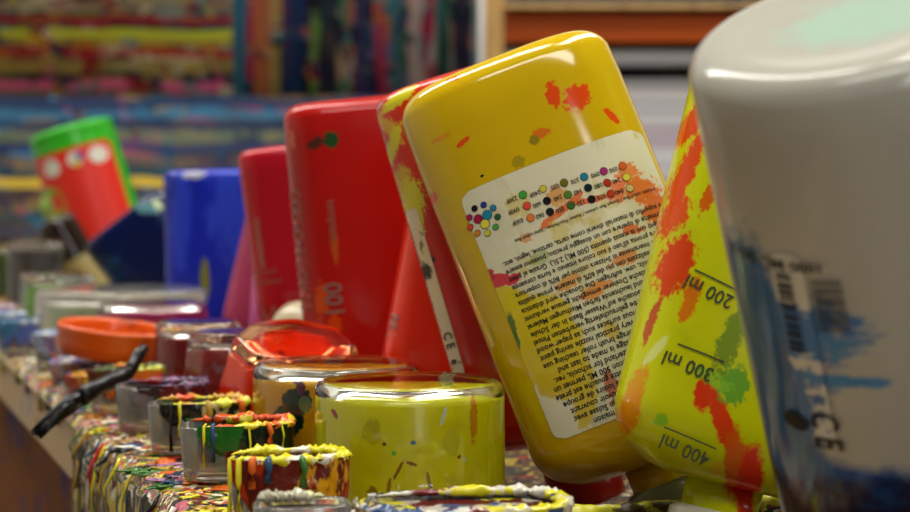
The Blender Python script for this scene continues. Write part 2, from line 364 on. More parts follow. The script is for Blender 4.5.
# drip strings on front face
by = {}
for i in range(12):
    u = rnd.uniform(-.12, .2); L = rnd.uniform(.004, .04); r = rnd.uniform(.0004, .0009); z0 = TOP
    pts = [(VE-.001, u, z0), (VE-.003, u+rnd.uniform(-.001, .001), z0-.004)]+[(VE-.0065-.001*math.sin(k*2+i), u+rnd.uniform(-.0006, .0006), z0-.004-L*k/4) for k in range(1, 5)]
    by.setdefault(rnd.randrange(9), []).append(tube(pts, [r, r*1.1, r, r*.9, r*.9, r*1.3], 8))
for i in range(22):
    u = rnd.uniform(.2, 1.2); L = rnd.uniform(.004, .014); r = rnd.uniform(.0007, .0014)
    pts = [(VE+.001, u, TOP), (VE-.0015, u, TOP-.002), (VE-.0016, u, TOP-.002-L*.5), (VE-.0014, u, TOP-.002-L)]
    by.setdefault(rnd.randrange(9), []).append(tube(pts, [r, r, r*.8, r*1.1], 8))
for c, parts in by.items():
    o = mesh('paint_runs', *join(*parts), dab_cols[c], tb); o['kind'] = 'stuff'

# ------------------------------------------------------------------ bottles
sring0 = sring
class Bottle:
    def __init__(s, name, label, cat, group, tip, top, a, b, n=3.2, yaw=0, neck=.032, round_=False, lip=True, taper=0.0, capr=.015, sh=.014):
        s.a, s.b, s.n, s.neck, s.taper, s.sh = a, b, n, neck, taper, sh
        tip = tip+Vector((0, 0, capr*math.sin((top-tip).angle(Vector((0, 0, 1))))))
        d = top-tip; s.L = d.length
        z = d.normalized(); x = Vector((1, 0, 0)); x = (x-z*x.dot(z)).normalized(); y = z.cross(x)
        R = Matrix((x, y, z)).transposed().to_4x4()
        s.mat = Matrix.Translation(tip) @ R @ Matrix.Rotation(yaw, 4, 'Z')
        s.root = empty(name, None, label, cat, group, mat=s.mat); s.inv = s.mat.inverted()
        s.capr = capr
    def half(s, h):
        k = 1-s.taper*(h-s.neck)/(s.L-s.neck) if h > s.neck else 1
        return s.a*k, s.b*k
    def body(s, mat, capmat, lip=.0, rb=.006, foot=True, N=80):
        rings = []; L = s.L; nk = s.neck; r0 = s.capr*.82
        rings.append(sring(r0, r0, 2, nk*.45, N)); rings.append(sring(r0, r0, 2, nk*.85, N))
        for i in range(13):                     # shoulder
            t = i/12; k = math.sin(t*math.pi/2)**.8; hh = nk*.85+s.sh*(1-math.cos(t*math.pi/2))
            a, b = s.half(hh)
            A = r0+(a-r0)*k; B = r0+(b-r0)*k; rings.append(sring(A, B, 2+(s.n-2)*k, hh, N))
        h0 = nk*.85+s.sh
        hs = [h0+(L-rb-h0)*i/14 for i in range(1, 14)]
        if lip: hs = [h for h in hs if h < L-.016]+[L-.0145, L-.0125, L-.0115, L-.0095, L-rb-.001]
        for h in hs:
            a, b = s.half(h); e = 0
            if lip and abs(h-(L-.012)) < .0012: e = -lip
            rings.append(sring(a+e, b+e, s.n, h, N))
        a, b = s.half(L)
        for i in range(1, 8):
            t = i/7*math.pi/2; rings.append(sring(a-rb*(1-math.cos(t)), b-rb*(1-math.cos(t)), s.n, L-rb+rb*math.sin(t), N))
        rings.append(sring(a-rb-.003, b-rb-.003, s.n, L+.0002, N)); rings.append(sring(a-rb-.005, b-rb-.005, s.n, L-.0004, N)); rings.append(sring((a-rb)*.5, (b-rb)*.5, s.n, L-.001, N))
        o = mesh('bottle_body', *loft(rings), mat, s.root)
        cr = s.capr; rg = [sring(cr*.86, cr*.86, 2, 0.0003, 48), sring(cr*.97, cr*.97, 2, .0012, 48)]
        for h in (.002, nk*.55): rg.append([Vector((p.x*(1+.03*(i % 2)), p.y*(1+.03*(i % 2)), h)) for i, p in enumerate(sring(cr, cr, 2, h, 48))])
        rg.append(sring(cr*.9, cr*.9, 2, nk*.6, 48)); mesh('cap', *loft(rg), capmat, s.root, angle=.9)
        return o
    def y(s, x, h, off=0.0003):
        a, b = s.half(h); t = min(.9999, abs(x/a)); return -(b*(1-t**s.n)**(1/s.n)+off)
    def pt(s, x, h, off=.0003):             # point on the front face, lateral x, height h
        a, b = s.half(h); t = min(.9999, abs(x/a))
        y0 = b*(1-t**s.n)**(1/s.n)
        gx = math.copysign((abs(x)/a)**(s.n-1)/a, x); gy = (y0/b)**(s.n-1)/b; l = math.hypot(gx, gy)
        return Vector((x+gx/l*off, -(y0+gy/l*off), h))
    def loc(s, px, py):                     # photo pixel -> (lateral, height) on the front face
        o = s.inv @ Vector((0, 0, CAMZ)); d = s.inv.to_3x3() @ ray(px, py)
        yy = -s.b
        for _ in range(8):
            p = o+d*((yy-o.y)/d.y); yy = s.y(max(-s.a*.99, min(s.a*.99, p.x)), p.z, 0)
        return p.x, p.z
    def c(s, px, py): x, h = s.loc(px, py); return (x, s.y(max(-s.a*.98, min(s.a*.98, x)), h, 0), h)
    def patch(s, name, x0, x1, h0, h1, mat, rad=.006, off=.0003, nx=40, nh=40, parent=None, smooth=True):
        V = []
        for j in range(nh+1):
            h = h0+(h1-h0)*j/nh; e = min(h-h0, h1-h)
            ins = rad-math.sqrt(max(0, rad*rad-(rad-e)**2)) if e < rad else 0
            for i in range(nx+1): V.append(s.pt(x0+ins+(x1-x0-2*ins)*i/nx, h, off))
        return mesh(name, V, grid_faces(nh+1, nx+1), mat, parent or s.root, smooth=smooth)
    def text(s, name, items, mat, off=.0005, parent=None):
        """items: (string, x, h, size, angle) with angle 180 = upside down"""
        V, F = [], []
        for body, x, h, size, ang, *rest in items:
            v, f = text_mesh(body, size, rest[0] if rest else 'LEFT'); ca, sa = math.cos(ang), math.sin(ang); o = len(V)
            for p in v:
                X = x+p[0]*ca-p[1]*sa; H = h+p[0]*sa+p[1]*ca
                V.append(s.pt(max(-s.a*.995, min(s.a*.995, X)), H, off))
            F += [tuple(i+o for i in q) for q in f]
        return mesh(name, V, F, mat, parent or s.root, smooth=False)
    def disc(s, x, h, r, off):
        V = [s.pt(x, h, off)]+[s.pt(x+r*math.cos(2*math.pi*k/20), h+r*math.sin(2*math.pi*k/20), off) for k in range(20)]
        return V, [(0, 1+k, 1+(k+1) % 20) for k in range(20)]
_tc = {}
def text_mesh(body, size, align='LEFT', sq=.9, space=1.0):
    c = bpy.data.curves.new('txt', 'FONT'); c.body = body; c.size = size; c.align_x = align; c.resolution_u = 2; c.space_line = space; c.offset = size*.014
    o = bpy.data.objects.new('txt', c); COL.objects.link(o); dg = bpy.context.evaluated_depsgraph_get(); me = o.evaluated_get(dg).to_mesh()
    v = [(p.co.x*sq, p.co.y) for p in me.vertices]; f = [tuple(q.vertices) for q in me.polygons]
    o.evaluated_get(dg).to_mesh_clear(); bpy.data.objects.remove(o); bpy.data.curves.remove(c); return v, f

mcap_w = paint('cap_white', 'c8c4b0'); mcap_y = paint('cap_yellow', '7a7a5c'); mcap_r = paint('cap_red', 'a01c14'); mcap_k = paint('cap_black', '1c1a1a'); mcap_b = paint('cap_blue', '1c2c7a')
mink = M('label_ink', '1e1c1a', .7, Specular_IOR_Level=.2).done()
G = 'upturned paint bottles in the trough'
def tipP(px, D): return Pz(px, D, FLOORZ+.0006)

# ---- the big yellow bottle
YB = Bottle('paint_bottle', 'large glossy yellow paint bottle, upside down and leaning left, with a printed white label', 'bottle', G, tipP(687, .65), P(497, 66, .685), .0428, .026, 2.7, yaw=-.06, neck=.034, sh=.018)
def yc(px, py): return YB.c(px, py)
m = plastic('yellow_plastic', 'c8a600', .16, .6, Subsurface_Weight=.15, Subsurface_Scale=.01)
m.b.inputs['Subsurface Radius'].default_value = (1, .6, .1)
m.splat('b89a08', 14, .5, .2, op=.5).splat('d8c020', 9, .55, .15, stretch=(3, 1, .6), op=.5)
for (px, py, rx, rz, an, c, fr) in [(553, 95, .0032, .0060, .2, 'd8480c', 1.0), (577, 97, .0065, .0050, -.5, 'd8480c', 1.3), (612, 116, .0016, .0045, -.45, 'd8480c', .8), (463, 142, .0035, .0012, -.3, 'd84a10', .6), (432, 200, .0030, .0026, 0, 'd2601a', .7),
                                  (541, 133, .0042, .0022, 0, 'd06a14', 1.3), (534, 140, .0022, .0022, 0, '8a7a10', .6), (518, 162, .0030, .0026, 0, 'a08a10', .9), (452, 77, .0030, .0013, .1, 'd2500e', 1.0), (441, 138, .0050, .0012, 0, 'd08a14', .8), (482, 176, .0009, .0006, 0, '14140c', .1),
                                  (595, 450, .012, .010, 0, 'd2a014', 1.0), (515, 430, .0011, .0008, 0, '1c2a0c', .2), (552, 463, .0035, .0028, .4, '6a8a1c', 1.0), (535, 330, .006, .03, .35, 'c8a414', 1.0), (600, 478, .03, .010, .3, 'c09406', .7), (560, 470, .014, .02, .3, 'c49c06', .7), (625, 440, .02, .012, .3, 'c49c08', .7), (545, 395, .01, .012, 0, 'cbb00c', .9)]:
    m.smear(c, yc(px, py), (rx, rz, .03), an, fr, 220 if rx < .008 else 60)
YB.body(m.done(), mcap_y, rb=.012)
# label
x0, h1 = YB.loc(459, 196); x1 = YB.a*.93
xb, h0 = YB.loc(575, 432); h0 -= .001
ml = M('printed_label', 'd2cdb2', .38)
ml.splat('b0a878', 55, .56, .12, stretch=(1.6, 1, .35), op=.7).splat('d8d4bc', 30, .5, .1, op=.6)
ml.splat('c0a838', 45, .60, .06, op=.7, off=3)
for (px, py, rx, rz, an, c, fr, op) in [(640, 188, .008, .006, .5, 'd86a18', 1.8, .95), (628, 170, .004, .004, 0, 'd8701c', 1.3, .9), (655, 205, .006, .008, .2, 'd8641c', 1.8, .95), (560, 212, .012, .0018, -.35, 'd8641c', .9, .95), (590, 200, .010, .0014, .15, 'd8601c', 1.0, .95), (557, 196, .004, .005, 0, 'cf8a1c', 1.3, .8),
                                      (617, 190, .003, .006, .5, 'd8641c', 1.3, .9), (520, 205, .006, .006, 0, 'cdb84a', 1.2, .6), (498, 281, .009, .0030, .30, 'c8203c', 1.0, .95), (487, 276, .004, .0025, .2, 'b81838', .8, .95), (520, 322, .0115, .0130, .3, 'd0b80c', .35, .95), (552, 352, .0150, .0160, .5, 'cdb40c', .35, .95), (505, 300, .0075, .006, .3, 'cdb80e', .4, .95),
                                      (545, 318, .012, .010, .2, 'cfb80c', .4, .9), (585, 395, .005, .014, .42, 'c8b00c', .5, .9), (560, 385, .010, .006, .4, 'c8ac0c', .8, .9), (596, 290, .008, .003, -.2, 'd8801c', 1.2, .85), (568, 283, .006, .003, -.2, 'd08a1c', 1.3, .8), (610, 330, .003, .004, 0, 'cfae28', 1.2, .8), (611, 385, .003, .007, .2, 'b0402c', 1.5, .8),
                                      (512, 328, .0018, .0060, .2, '4a6a1c', .8, .95), (516, 340, .0015, .004, 0, '3a6a2c', .8, .9), (540, 258, .004, .003, 0, '8aa060', 1.2, .6), (600, 248, .004, .004, 0, 'd0b040', 1.3, .7), (625, 258, .006, .003, 0, 'd8761c', 1.5, .8), (560, 232, .004, .006, 0, 'c8b850', 1.4, .6), (632, 230, .005, .002, .2, 'd8641c', 1.4, .9), (525, 238, .003, .002, 0, 'd0802c', 1.2, .7)]:
    ml.smear(c, yc(px, py), (rx, rz, .03), an, fr, 190 if rx < .009 else 110, op=op)
lb = YB.patch('label', x0, x1, h0, h1, ml.done(), rad=.004, off=.00025, nx=60, nh=60); lb['label'] = 'white label with dots and small print, smeared with paint'
# small print
W = x1-x0
lines = ["eccetto colori fluo / Except fluo colours / Ausser Fluo-Farben / Salvo colori fluo", "", "e superfici di materiali diversi come carta, cartone, legno, ecc.", "permette di operare con un dosaggio preciso, possono essere", "riempiti con la stessa quantita (500 ML) 2.5L). Grazie al peso", "tempera pronta all'uso il suo colore intenso e forte consente",
         "Prodotto interamente in Svizzera ottimo per 80% di copertura", "naturale. Realizzata con piu del 60% di materie prime qualita", "per Pappe, Holz, usw. auftragen. Die Gouache wird didattica", "2.5L. Der praktische Dosierer ermoglicht genaue verdunnt", "hohe Deckkraft und leuchtende farben Mischungen Malerei", "ergiebig Schulen. Gouache auf Wasser Basis in der Schule",
         "matt trocknende Farbe gebrauchsfertig verarbeiten Pinsel", "Tempera paint on various surfaces such as paper wood", "and cardboard. It has a very practical nozzle saving paint", "easy to use with high coverage brush roller teaching use", "bottle 500 ML for easy dosage is made to last and", "strong colours made in Switzerland for schools, rec.",
         "papier, carton, bois, etc. Le flacon 500 ML permet un", "dosage precis et sans bavures. Cette gouache est prete", "artistique et scolaire. L'ecole et les loisirs de groupe", "a l'emploi, couleurs vives plus de pouvoir couvrant", "gouache liquide de qualite fabriquee en Suisse avec", "plus de pigments a l'ecole comme a la maison"]
items = []
sz = .00255; pitch = (h1-.0215-h0-.002)/len(lines)
hh = h1-.0235
for i, l in enumerate(lines):
    if l: 
        v, f = text_mesh(l, sz); wv = max(p[0] for p in v)
        # printed upside down: starts at the right side
        want = (W-.008)*(.97 if i > 1 else .86); s2 = sz*min(1.25, want/wv)
        items.append((l, x1-.004, hh, s2, math.pi))
    hh -= pitch*.0+pitch
YB.text('label_text', items, mink, off=.0005, parent=lb)
# colour dots
dm = {}
def dot(px, py, c, r=.0016): dm.setdefault(c, []).append(YB.loc(px, py)+(r*.64,))
for px, py, c, r in [(484, 205, '2c3c8a', .0016), (493.5, 208, '2c7aa0', .0016), (498, 217, '2c5a38', .0016), (496, 227, '4a9a48', .0016), (488, 233, 'd0c83c', .0016), (478, 233, 'd8822c', .0016), (471, 227, 'd04a2c', .0016), (470, 217.5, '9a2058', .0016), (475, 208.5, '1c1828', .0016), (487.5, 215, '1a82a0', .0026), (478.5, 219, 'a01848', .0024), (485.5, 224, 'd8d048', .0025),
                    (523, 195, '3c9a3c', .0021), (527, 206, 'd84838', .0021), (530.5, 218, 'd8763c', .0021), (547, 201, '18181a', .0021), (550, 212, '20221c', .0021), (564, 183, '6a6418', .0021), (568, 195, '4a7a2c', .0021), (571, 205.5, '35682c', .0021), (584, 177, '1c7a98', .0021), (588, 188, '14242c', .0021), (591.5, 199.5, '1c1418', .0021),
                    (603.5, 171.5, '9a2a70', .0021), (607, 183, 'a83018', .0021), (610.5, 194, 'b03818', .0021), (622, 166.5, 'c85a20', .0021), (626, 177.5, 'cfc43c', .0021), (629.5, 188.5, 'c8b070', .0021), (543, 189, 'c8b83c', .0019)]:
    dot(px, py, c, r)
parts = []
for c, L_ in dm.items():
    mesh('colour_dot', *join(*[YB.disc(x, h, r, .0006) for x, h, r in L_]), M('dot_'+c, c, .8, Specular_IOR_Level=.1).done(), lb, smooth=False)
rings_ = [YB.disc(x, h, r+.0002, .0005) for L_ in dm.values() for x, h, r in L_]
mesh('dot_outline', *join(*rings_), mink, lb, smooth=False)
its = []
for px, py, t in [(512, 200, '230F'), (514, 211, '090F'), (518, 222, '030F'), (535, 194, '240F'), (537, 205, '600'), (540, 216, '060'), (555, 187, '035'), (558, 198, '240'), (560, 210, '050'), (575, 181, '370'), (578, 192, '140'), (581, 203, '120'), (595, 175, '090'), (598, 186, '080'), (601, 197, '070'), (613, 170, '030'), (616, 181, '240'), (619, 192, '040')]:
    x, h = YB.loc(px, py); its.append((t, x, h+.0008, .0024, math.pi, 'CENTER'))
YB.text('label_text', its, mink, .0006, lb)

# ---- orange-red bottle behind the yellow one
OB = Bottle('paint_bottle', 'orange-red paint bottle with yellow splashes and narrow strip label, behind the yellow bottle', 'bottle', G, tipP(592, .72), P(463, 76, .742), .0395, .024, 3.2, yaw=-.06, neck=.034)
m = plastic('orange_red_plastic', 'c8240c', .25, .6)
for (px, py, rx, rz, an, c, fr) in [(398, 98, .010, .003, -.3, 'c8c020', 1.3), (390, 128, .0030, .009, -.5, 'd0a018', 1.6), (393, 144, .0030, .010, .6, 'd0c41c', 1.0), (402, 178, .004, .006, .3, 'c8a01c', 1.6), (412, 200, .006, .010, .2, 'd0c81c', 1.5), (418, 214, .0022, .011, .05, 'd4cc24', .8), (385, 165, .002, .012, -.2, 'd08a30', 1.4), (397, 210, .003, .015, -.25, 'cf9a28', 1.6), (432, 260, .0018, .0018, 0, '3a1a10', 1.6), (447, 330, .0012, .0008, 0, '5a140c', 1), (376, 105, .003, .002, 0, '9a8a80', 1.2)]:
    m.smear(c, OB.c(px, py), (rx, rz, .03), an, fr, 260)
OB.body(m.done(), mcap_r, rb=.008)
xs0, hs1 = OB.loc(403.5, 214); xs1, _ = OB.loc(411, 214); _, hs0 = OB.loc(452, 378)
mstrip = M('strip_label', 'e6dabc', .6).splat('8a7040', 120, .6, .03).splat('c89a2c', 90, .66, .02, off=3).smear('2c2a20', OB.c(426, 272), (.003, .004, .03), 0, 1.4, 300)
sx0 = -OB.a*.972; sx1 = -OB.a*.972+.0052
st = OB.patch('strip_label', sx0, sx1, hs0, hs1, mstrip.done(), rad=.0005, off=.0003, nx=8, nh=40); st['label'] = 'narrow cream label printed with tiny marks and CE'
its = []
for k_ in range(26):
    its.append(('%s' % ('IlnoeiIlmtr'[k_ % 11]), sx0+.0008, hs1-.006-.0018*k_, .0018, math.pi/2))
x, h = OB.loc(440, 345); its += [('C E', (sx0+sx1)/2-.0016, h+.004, .0052, -math.pi/2), ('e', (sx0+sx1)/2-.0016, hs0+.007, .0052, -math.pi/2)]
OB.text('strip_print', its, mink, .0006, st)

# ---- second orange-red bottle leaning right
CB = Bottle('paint_bottle', 'plain orange-red paint bottle leaning right behind the strip label, grey digits on its edge', 'bottle', G, tipP(447, .80), P(510, 118, .815), .0385, .024, 3.6, yaw=.12, neck=.042, sh=.012)
m = plastic('scarlet_plastic', 'e4300e', .35, .3).splat('b8200e', 16, .52, .15, op=.6)
CB.body(m.done(), mcap_r)
mgrey = M('grey_print', '8a6a60', .5).done()
x, h = CB.loc(388, 325); CB.text('printed_digits', [('100', x+.004, h, .0085, math.pi/2, 'CENTER')], mgrey)
# ---- big red bottle
RB = Bottle('paint_bottle', 'large red paint bottle standing nearly upright with worn grey and orange print', 'bottle', G, tipP(402, .90), P(368, 99, .90), .0440, .027, 3.4, yaw=.10, neck=.036)
m = plastic('red_plastic', 'b0140e', .3, .5).splat('8e100c', 12, .5, .2, op=.7)
for (px, py, rx, rz, an, c, fr) in [(331, 140, .0042, .005, 0, '1c4a20', .8), (316, 143, .006, .003, -.4, '4a2a1c', 1.3), (322, 300, .004, .010, .2, 'd0500e', 1.6), (334, 240, .002, .012, 0, 'b85a1c', 1.6), (292, 140, .0015, .006, 0, 'c8603c', 1.4), (335, 325, .004, .007, 0, 'd0480e', 1.5), (303, 300, .0012, .012, .1, 'c05020', 1.5)]:
    m.smear(c, RB.c(px, py), (rx, rz, .03), an, fr, 200)
RB.body(m.done(), mcap_r, rb=.009)
its = []
x, h = RB.loc(333, 300); its.append(('100', x+.005, h, .0130, math.pi/2, 'CENTER'))
RB.text('printed_digits', its, mgrey)
mfaint = M('worn_print', 'a0584a', .5).done()
x, h = RB.loc(296, 250); x2, h2 = RB.loc(327, 200)
RB.text('worn_print', [('GOUACHE LIQUIDE', x, h+.0, .0075, -math.pi/2, 'CENTER'), ('tempera', x2, h2-.01, .0065, -math.pi/2, 'CENTER')], mfaint)
# ---- crimson bottle
KB = Bottle('paint_bottle', 'smaller crimson paint bottle just left of the large red bottle', 'bottle', G, tipP(338, 1.03), P(303, 144, 1.03), .0380, .024, 3.6, neck=.034)
m = plastic('crimson_plastic', 'ae1022', .3, .4).splat('c83040', 20, .62, .1, stretch=(1, 1, .3), op=.5)
KB.body(m.done(), mcap_r)
x, h = KB.loc(255, 290); x2, h2 = KB.loc(272, 318)
KB.text('worn_print', [('|', x+.004, h+.02, .03, 0), ('=====', x, h+.008, .006, 0), ('=====', x+.002, h+.002, .006, 0), ('AA', x, h-.018, .012, 0)], mfaint)
# ---- pinks
PB = Bottle('paint_bottle', 'dull pink paint bottle leaning right, partly behind the crimson bottle', 'bottle', G, tipP(262, 1.20), P(305, 200, 1.20), .0360, .023, 3.2, neck=.03)
PB.body(plastic('rose_plastic', 'a83a5c', .4, .2).splat('8a2c50', 20, .5, .2, op=.7).done(), mcap_w)
LB = Bottle('paint_bottle', 'light pink paint bottle low down between the dull pink and crimson bottles', 'bottle', G, tipP(291, 1.125), P(304, 235, 1.125), .0300, .020, 3.0, neck=.03)
LB.body(plastic('pink_plastic', 'd060a0', .4, .2).done(), mcap_w)
# ---- blue
BB = Bottle('paint_bottle', 'bright blue paint bottle streaked with white and grey, left of the crimson bottle', 'bottle', G, tipP(226, 1.285), P(221, 170, 1.285), .0410, .026, 3.6, neck=.03)
m = plastic('blue_plastic', '1626a8', .3, .4)
m.splat('0c1668', 14, .52, .1).splat('a0a4d0', 34, .66, .04, stretch=(1, 1, .35), op=.7).splat('3048c8', 22, .58, .06, stretch=(1.2, 1, .5), off=5, op=.7).smear('7a7a1c', BB.c(205, 280), (.004, .018, .03), 0, .6, 90).smear('a8a8b0', BB.c(192, 175), (.012, .003, .03), 0, 1, 90)
BB.body(m.done(), mcap_b, rb=.005)
# ---- navy leaning
NB = Bottle('paint_bottle', 'dark navy paint bottle tipped far to the left against the blue bottle', 'bottle', G, tipP(222, 1.42), P(124, 217, 1.42), .0400, .026, 3.4, neck=.03)
m = plastic('navy_plastic', '041240', .35, .3).splat('1c4a78', 20, .55, .1, op=.7).smear('5a8a90', NB.c(150, 208), (.012, .006, .04), .5, 1, 90).smear('c8d0a0', NB.c(158, 205), (.003, .006, .04), 0, .8, 90)
NB.body(m.done(), mcap_b)
# ---- green canister
GB = Bottle('paint_bottle', 'round green bottle with a red label and white spots, farthest back on the left', 'bottle', G, tipP(124, 1.9), P(70, 128, 1.9), .0455, .0455, 2, neck=.03, capr=.02)
GB.body(plastic('green_plastic', '2ea01c', .3, .5).done(), mcap_w, lip=.001, rb=.006)
mr = M('red_label', 'cc2412', .4)
lb2 = GB.patch('label', -.0445, .0405, .062, GB.L-.024, mr.done(), rad=.003, off=.0004, nx=60, nh=20); lb2['label'] = 'red paper label with white spots'
msp = M('label_white', 'c8c8b8', .5).done()
for px, py, r in ((52, 168, .0095), (75, 159, .008), (98, 154, .009)):
    x, h = GB.loc(px, py); mesh('spot', *GB.disc(x, h, r, .0008), msp, lb2, smooth=False)
x, h = GB.loc(77, 163); mesh('spot', *GB.disc(x, h, .004, .0011), paint('spot_yellow', 'c8b03c'), lb2, smooth=False)
x, h = GB.loc(79, 156); mesh('spot', *GB.disc(x, h, .004, .0011), paint('spot_blue', '2c3c8a'), lb2, smooth=False)
x, h = GB.loc(52, 205); mesh('leaf_mark', *GB.disc(x, h, .018, .0009), paint('spot_lime', '7ab01c'), lb2, smooth=False)
# ---- brown small
DB = Bottle('paint_bottle', 'small dark brown bottle with a beige lower half, leaning left at the far left', 'bottle', G, tipP(108, 1.80), P(54, 220, 1.80), .021, .021, 2, neck=.02, capr=.009, sh=.01)
m = plastic('brown_plastic', '20140e', .2, .7)
DB.body(m.done(), mcap_k)
DB.patch('label', -.0205, .0205, .028, DB.L-.046, M('beige_label', '8a7a44', .5).splat('c8921c', 30, .6, .1).done(), rad=.001, off=.0003, nx=30, nh=8)

# ---- lime bottle with scale
VB = Bottle('paint_bottle', 'lime yellow bottle with ml scale marks and red smears, leaning right beside the white bottle', 'bottle', G, tipP(706, .59), P(820, 72, .615), .0425, .027, 2.7, yaw=.06, neck=.036, sh=.022, capr=.016)
m = plastic('lime_plastic', 'c6cc04', .28, .5, Subsurface_Weight=.15, Subsurface_Scale=.01)
m.splat('c4cc18', 18, .5, .2, op=.6).splat('aab808', 26, .60, .1, op=.5)
for (px, py, rx, rz, an, c, fr, op) in [(694, 120, .0040, .012, .25, 'd8320c', .8, .95), (687, 170, .0042, .018, .15, 'd8380c', .9, .95), (675, 215, .0055, .010, .2, 'd8420e', 1.3, .95), (676, 265, .0085, .014, .1, 'd22c0c', .9, .95), (690, 300, .004, .010, .1, 'd8500e', 1.2, .8), (710, 195, .0030, .008, .2, 'd24a10', 1.2, .9), (652, 320, .0020, .010, .1, 'b8301c', 1.2, .9),
                                      (703, 395, .0050, .0070, -.2, 'd8380c', .6, 1), (722, 420, .0050, .016, -.55, 'd8400e', .6, 1), (738, 465, .006, .016, -.35, 'd2580e', .6, .95), (755, 490, .007, .02, -.3, 'd8300c', .5, 1), (626, 425, .005, .014, .1, 'd8780c', .8, .9), (632, 400, .0040, .016, .1, 'd88a10', .9, .8), (733, 385, .008, .008, 0, '5aa02c', 1.2, .9), (712, 378, .012, .003, .3, '8ac02c', 1.2, .8), (730, 340, .006, .014, .1, '6a8a1c', 1.1, .9), (662, 420, .003, .003, 0, '7ab81c', 1, .9), (656, 350, .0022, .008, .4, 'd8e08a', 1, .8), (720, 470, .003, .003, 0, 'd8b01c', 1, .8)]:
    m.smear(c, VB.c(px, py), (rx*.72, rz*.9, .03), an, fr, 170, op=op, soft=.3)
VB.body(m.done(), mcap_w)
its = []
mdk = M('scale_ink', '38401a', .5).done()
lines_ = []
for (px, py, qx, qy, t, tx, ty) in [(664, 427, 716, 449, '400 ml', 712, 451), (678, 344, 724, 362, '300 ml', 716, 366), (695, 270, 740, 292, '200 ml', 736, 294)]:
    a_ = VB.loc(px, py); b_ = VB.loc(qx, qy); ang = math.atan2(b_[1]-a_[1], b_[0]-a_[0]); n_ = 14
    t0 = VB.loc(tx, ty)
    its.append((t, t0[0], t0[1]-.0012, .0066, ang+math.pi))
    V = []
    for i in range(n_+1):
        x = a_[0]+(b_[0]-a_[0])*i/n_; h = a_[1]+(b_[1]-a_[1])*i/n_
        V += [VB.pt(x, h-.0003, .0005), VB.pt(x, h+.0003, .0005)]
    mesh('scale_line', V, [(2*i, 2*i+1, 2*i+3, 2*i+2) for i in range(n_)], mdk, VB.root, smooth=False)
for it in its: VB.text('scale_print', [it], mdk)

# ---- white round bottle in front
tipw = Vector((.1425, .505, FLOORZ+.001))
WB = Bottle('paint_bottle', 'big round white paint bottle at the right front, blue paint round its lower end', 'bottle', G, tipw, Vector((.0955, .436, .951)), .0400, .0400, 2, yaw=0, neck=.034, capr=.017, sh=.02)
m = plastic('white_plastic', 'a8a69a', .25, .6, Subsurface_Weight=.1, Subsurface_Scale=.01)
m.splat('989688', 8, .5, .2, op=.5)
sx = m.n('ShaderNodeSeparateXYZ'); m.link(m.co, sx.inputs[0])
nn = m.noise(26, 5, stretch=(1, 1, .8)).outputs['Fac']; nn2 = m.noise(40, 4, stretch=(1, 1, 2.5), off=3).outputs['Fac']
pA = WB.loc(800, 440); pB = WB.loc(890, 474); kx = (pA[1]-pB[1])/(pB[0]-pA[0])
# blue paint: rises higher on the left side
hgt = m.math('ADD', sx.outputs[2], m.math('MULTIPLY', sx.outputs[0], kx))
hgt = m.math('ADD', hgt, m.math('MULTIPLY_ADD', nn, .05, -.025))
c1 = pA[1]+kx*pA[0]
bl = m.mix(m.step(nn2, .45, .6), '0a4484', '1c66a4'); m.b.inputs['Specular IOR Level'].default_value = .35
m.col = m.mix(m.step(hgt, c1+.006, c1), m.col, bl)
m.col = m.mix(m.step(m.math('ADD', sx.outputs[2], m.math('MULTIPLY_ADD', nn2, .03, -.015)), WB.loc(820, 482)[1]+.004, WB.loc(820, 482)[1]-.004), m.col, m.mix(m.step(nn, .45, .6), '1c1830', '2a1c24'))
for (px, py, rx, rz, an, c, fr) in [(782, 322, .024, .0110, .12, '2466a0', 1.1), (830, 380, .018, .0022, .05, '3c7aa8', 1.4), (770, 352, .017, .026, .3, '205c98', 1.0), (812, 345, .010, .004, 0, '3a78a4', 1.5), (748, 300, .0080, .024, .12, '245c8c', .8), (752, 340, .008, .03, .15, '1c5484', .7), (772, 400, .013, .03, .2, '1c5080', .8), (785, 430, .010, .02, .2, '1c5080', .8)]:
    m.smear(c, WB.c(px, py), (rx, rz, .02), an, fr, 110, stretch=(.4, 1, 1.6), soft=.4)
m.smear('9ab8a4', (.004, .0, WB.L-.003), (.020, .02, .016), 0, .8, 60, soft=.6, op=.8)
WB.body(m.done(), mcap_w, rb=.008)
x0, h1 = WB.loc(768, 250); x1, h0 = WB.loc(838, 445)
mlw = M('pale_label', 'c0beb4', .4).smear('2466a0', WB.c(785, 328), (.024, .0085, .03), .1, 1.2, 120, stretch=(.4, 1, 1.6)).smear('3070a0', WB.c(815, 378), (.02, .002, .03), .05, 1.3, 120).smear('205890', WB.c(775, 402), (.012, .022, .03), .2, 1.2, 100)
l3 = WB.patch('label', x0, x1, h0, h1, mlw.done(), rad=.002, off=.0004); l3['label'] = 'pale label with barcode and CE mark'
bars = []
def quad(b, xa, xb_, ha, hb, off): return ([b.pt(xa, ha, off), b.pt(xb_, ha, off), b.pt(xb_, hb, off), b.pt(xa, hb, off)], [(0, 1, 2, 3)])
xa, ha = WB.loc(776, 270); xb_, hb = WB.loc(806, 348)
hcur = ha; rr = random.Random(3)
while hcur > hb:
    wd = rr.choice((.0005, .0009, .0013)); bars.append(quad(WB, xa, xb_, hcur-wd, hcur, .0007)); hcur -= wd+rr.choice((.0006, .001))
mesh('barcode', *join(*bars), mink, l3, smooth=False)
xt, ht = WB.loc(777, 258); xc, hc = WB.loc(815, 280); 
its = [('1000 ML 001', WB.loc(822, 256)[0], ht, .0040, math.pi)]
x, h = WB.loc(811, 408); WB.text('ce_mark', [('C E', x, h, .0085, -math.pi/2)], mink, .0008, l3)
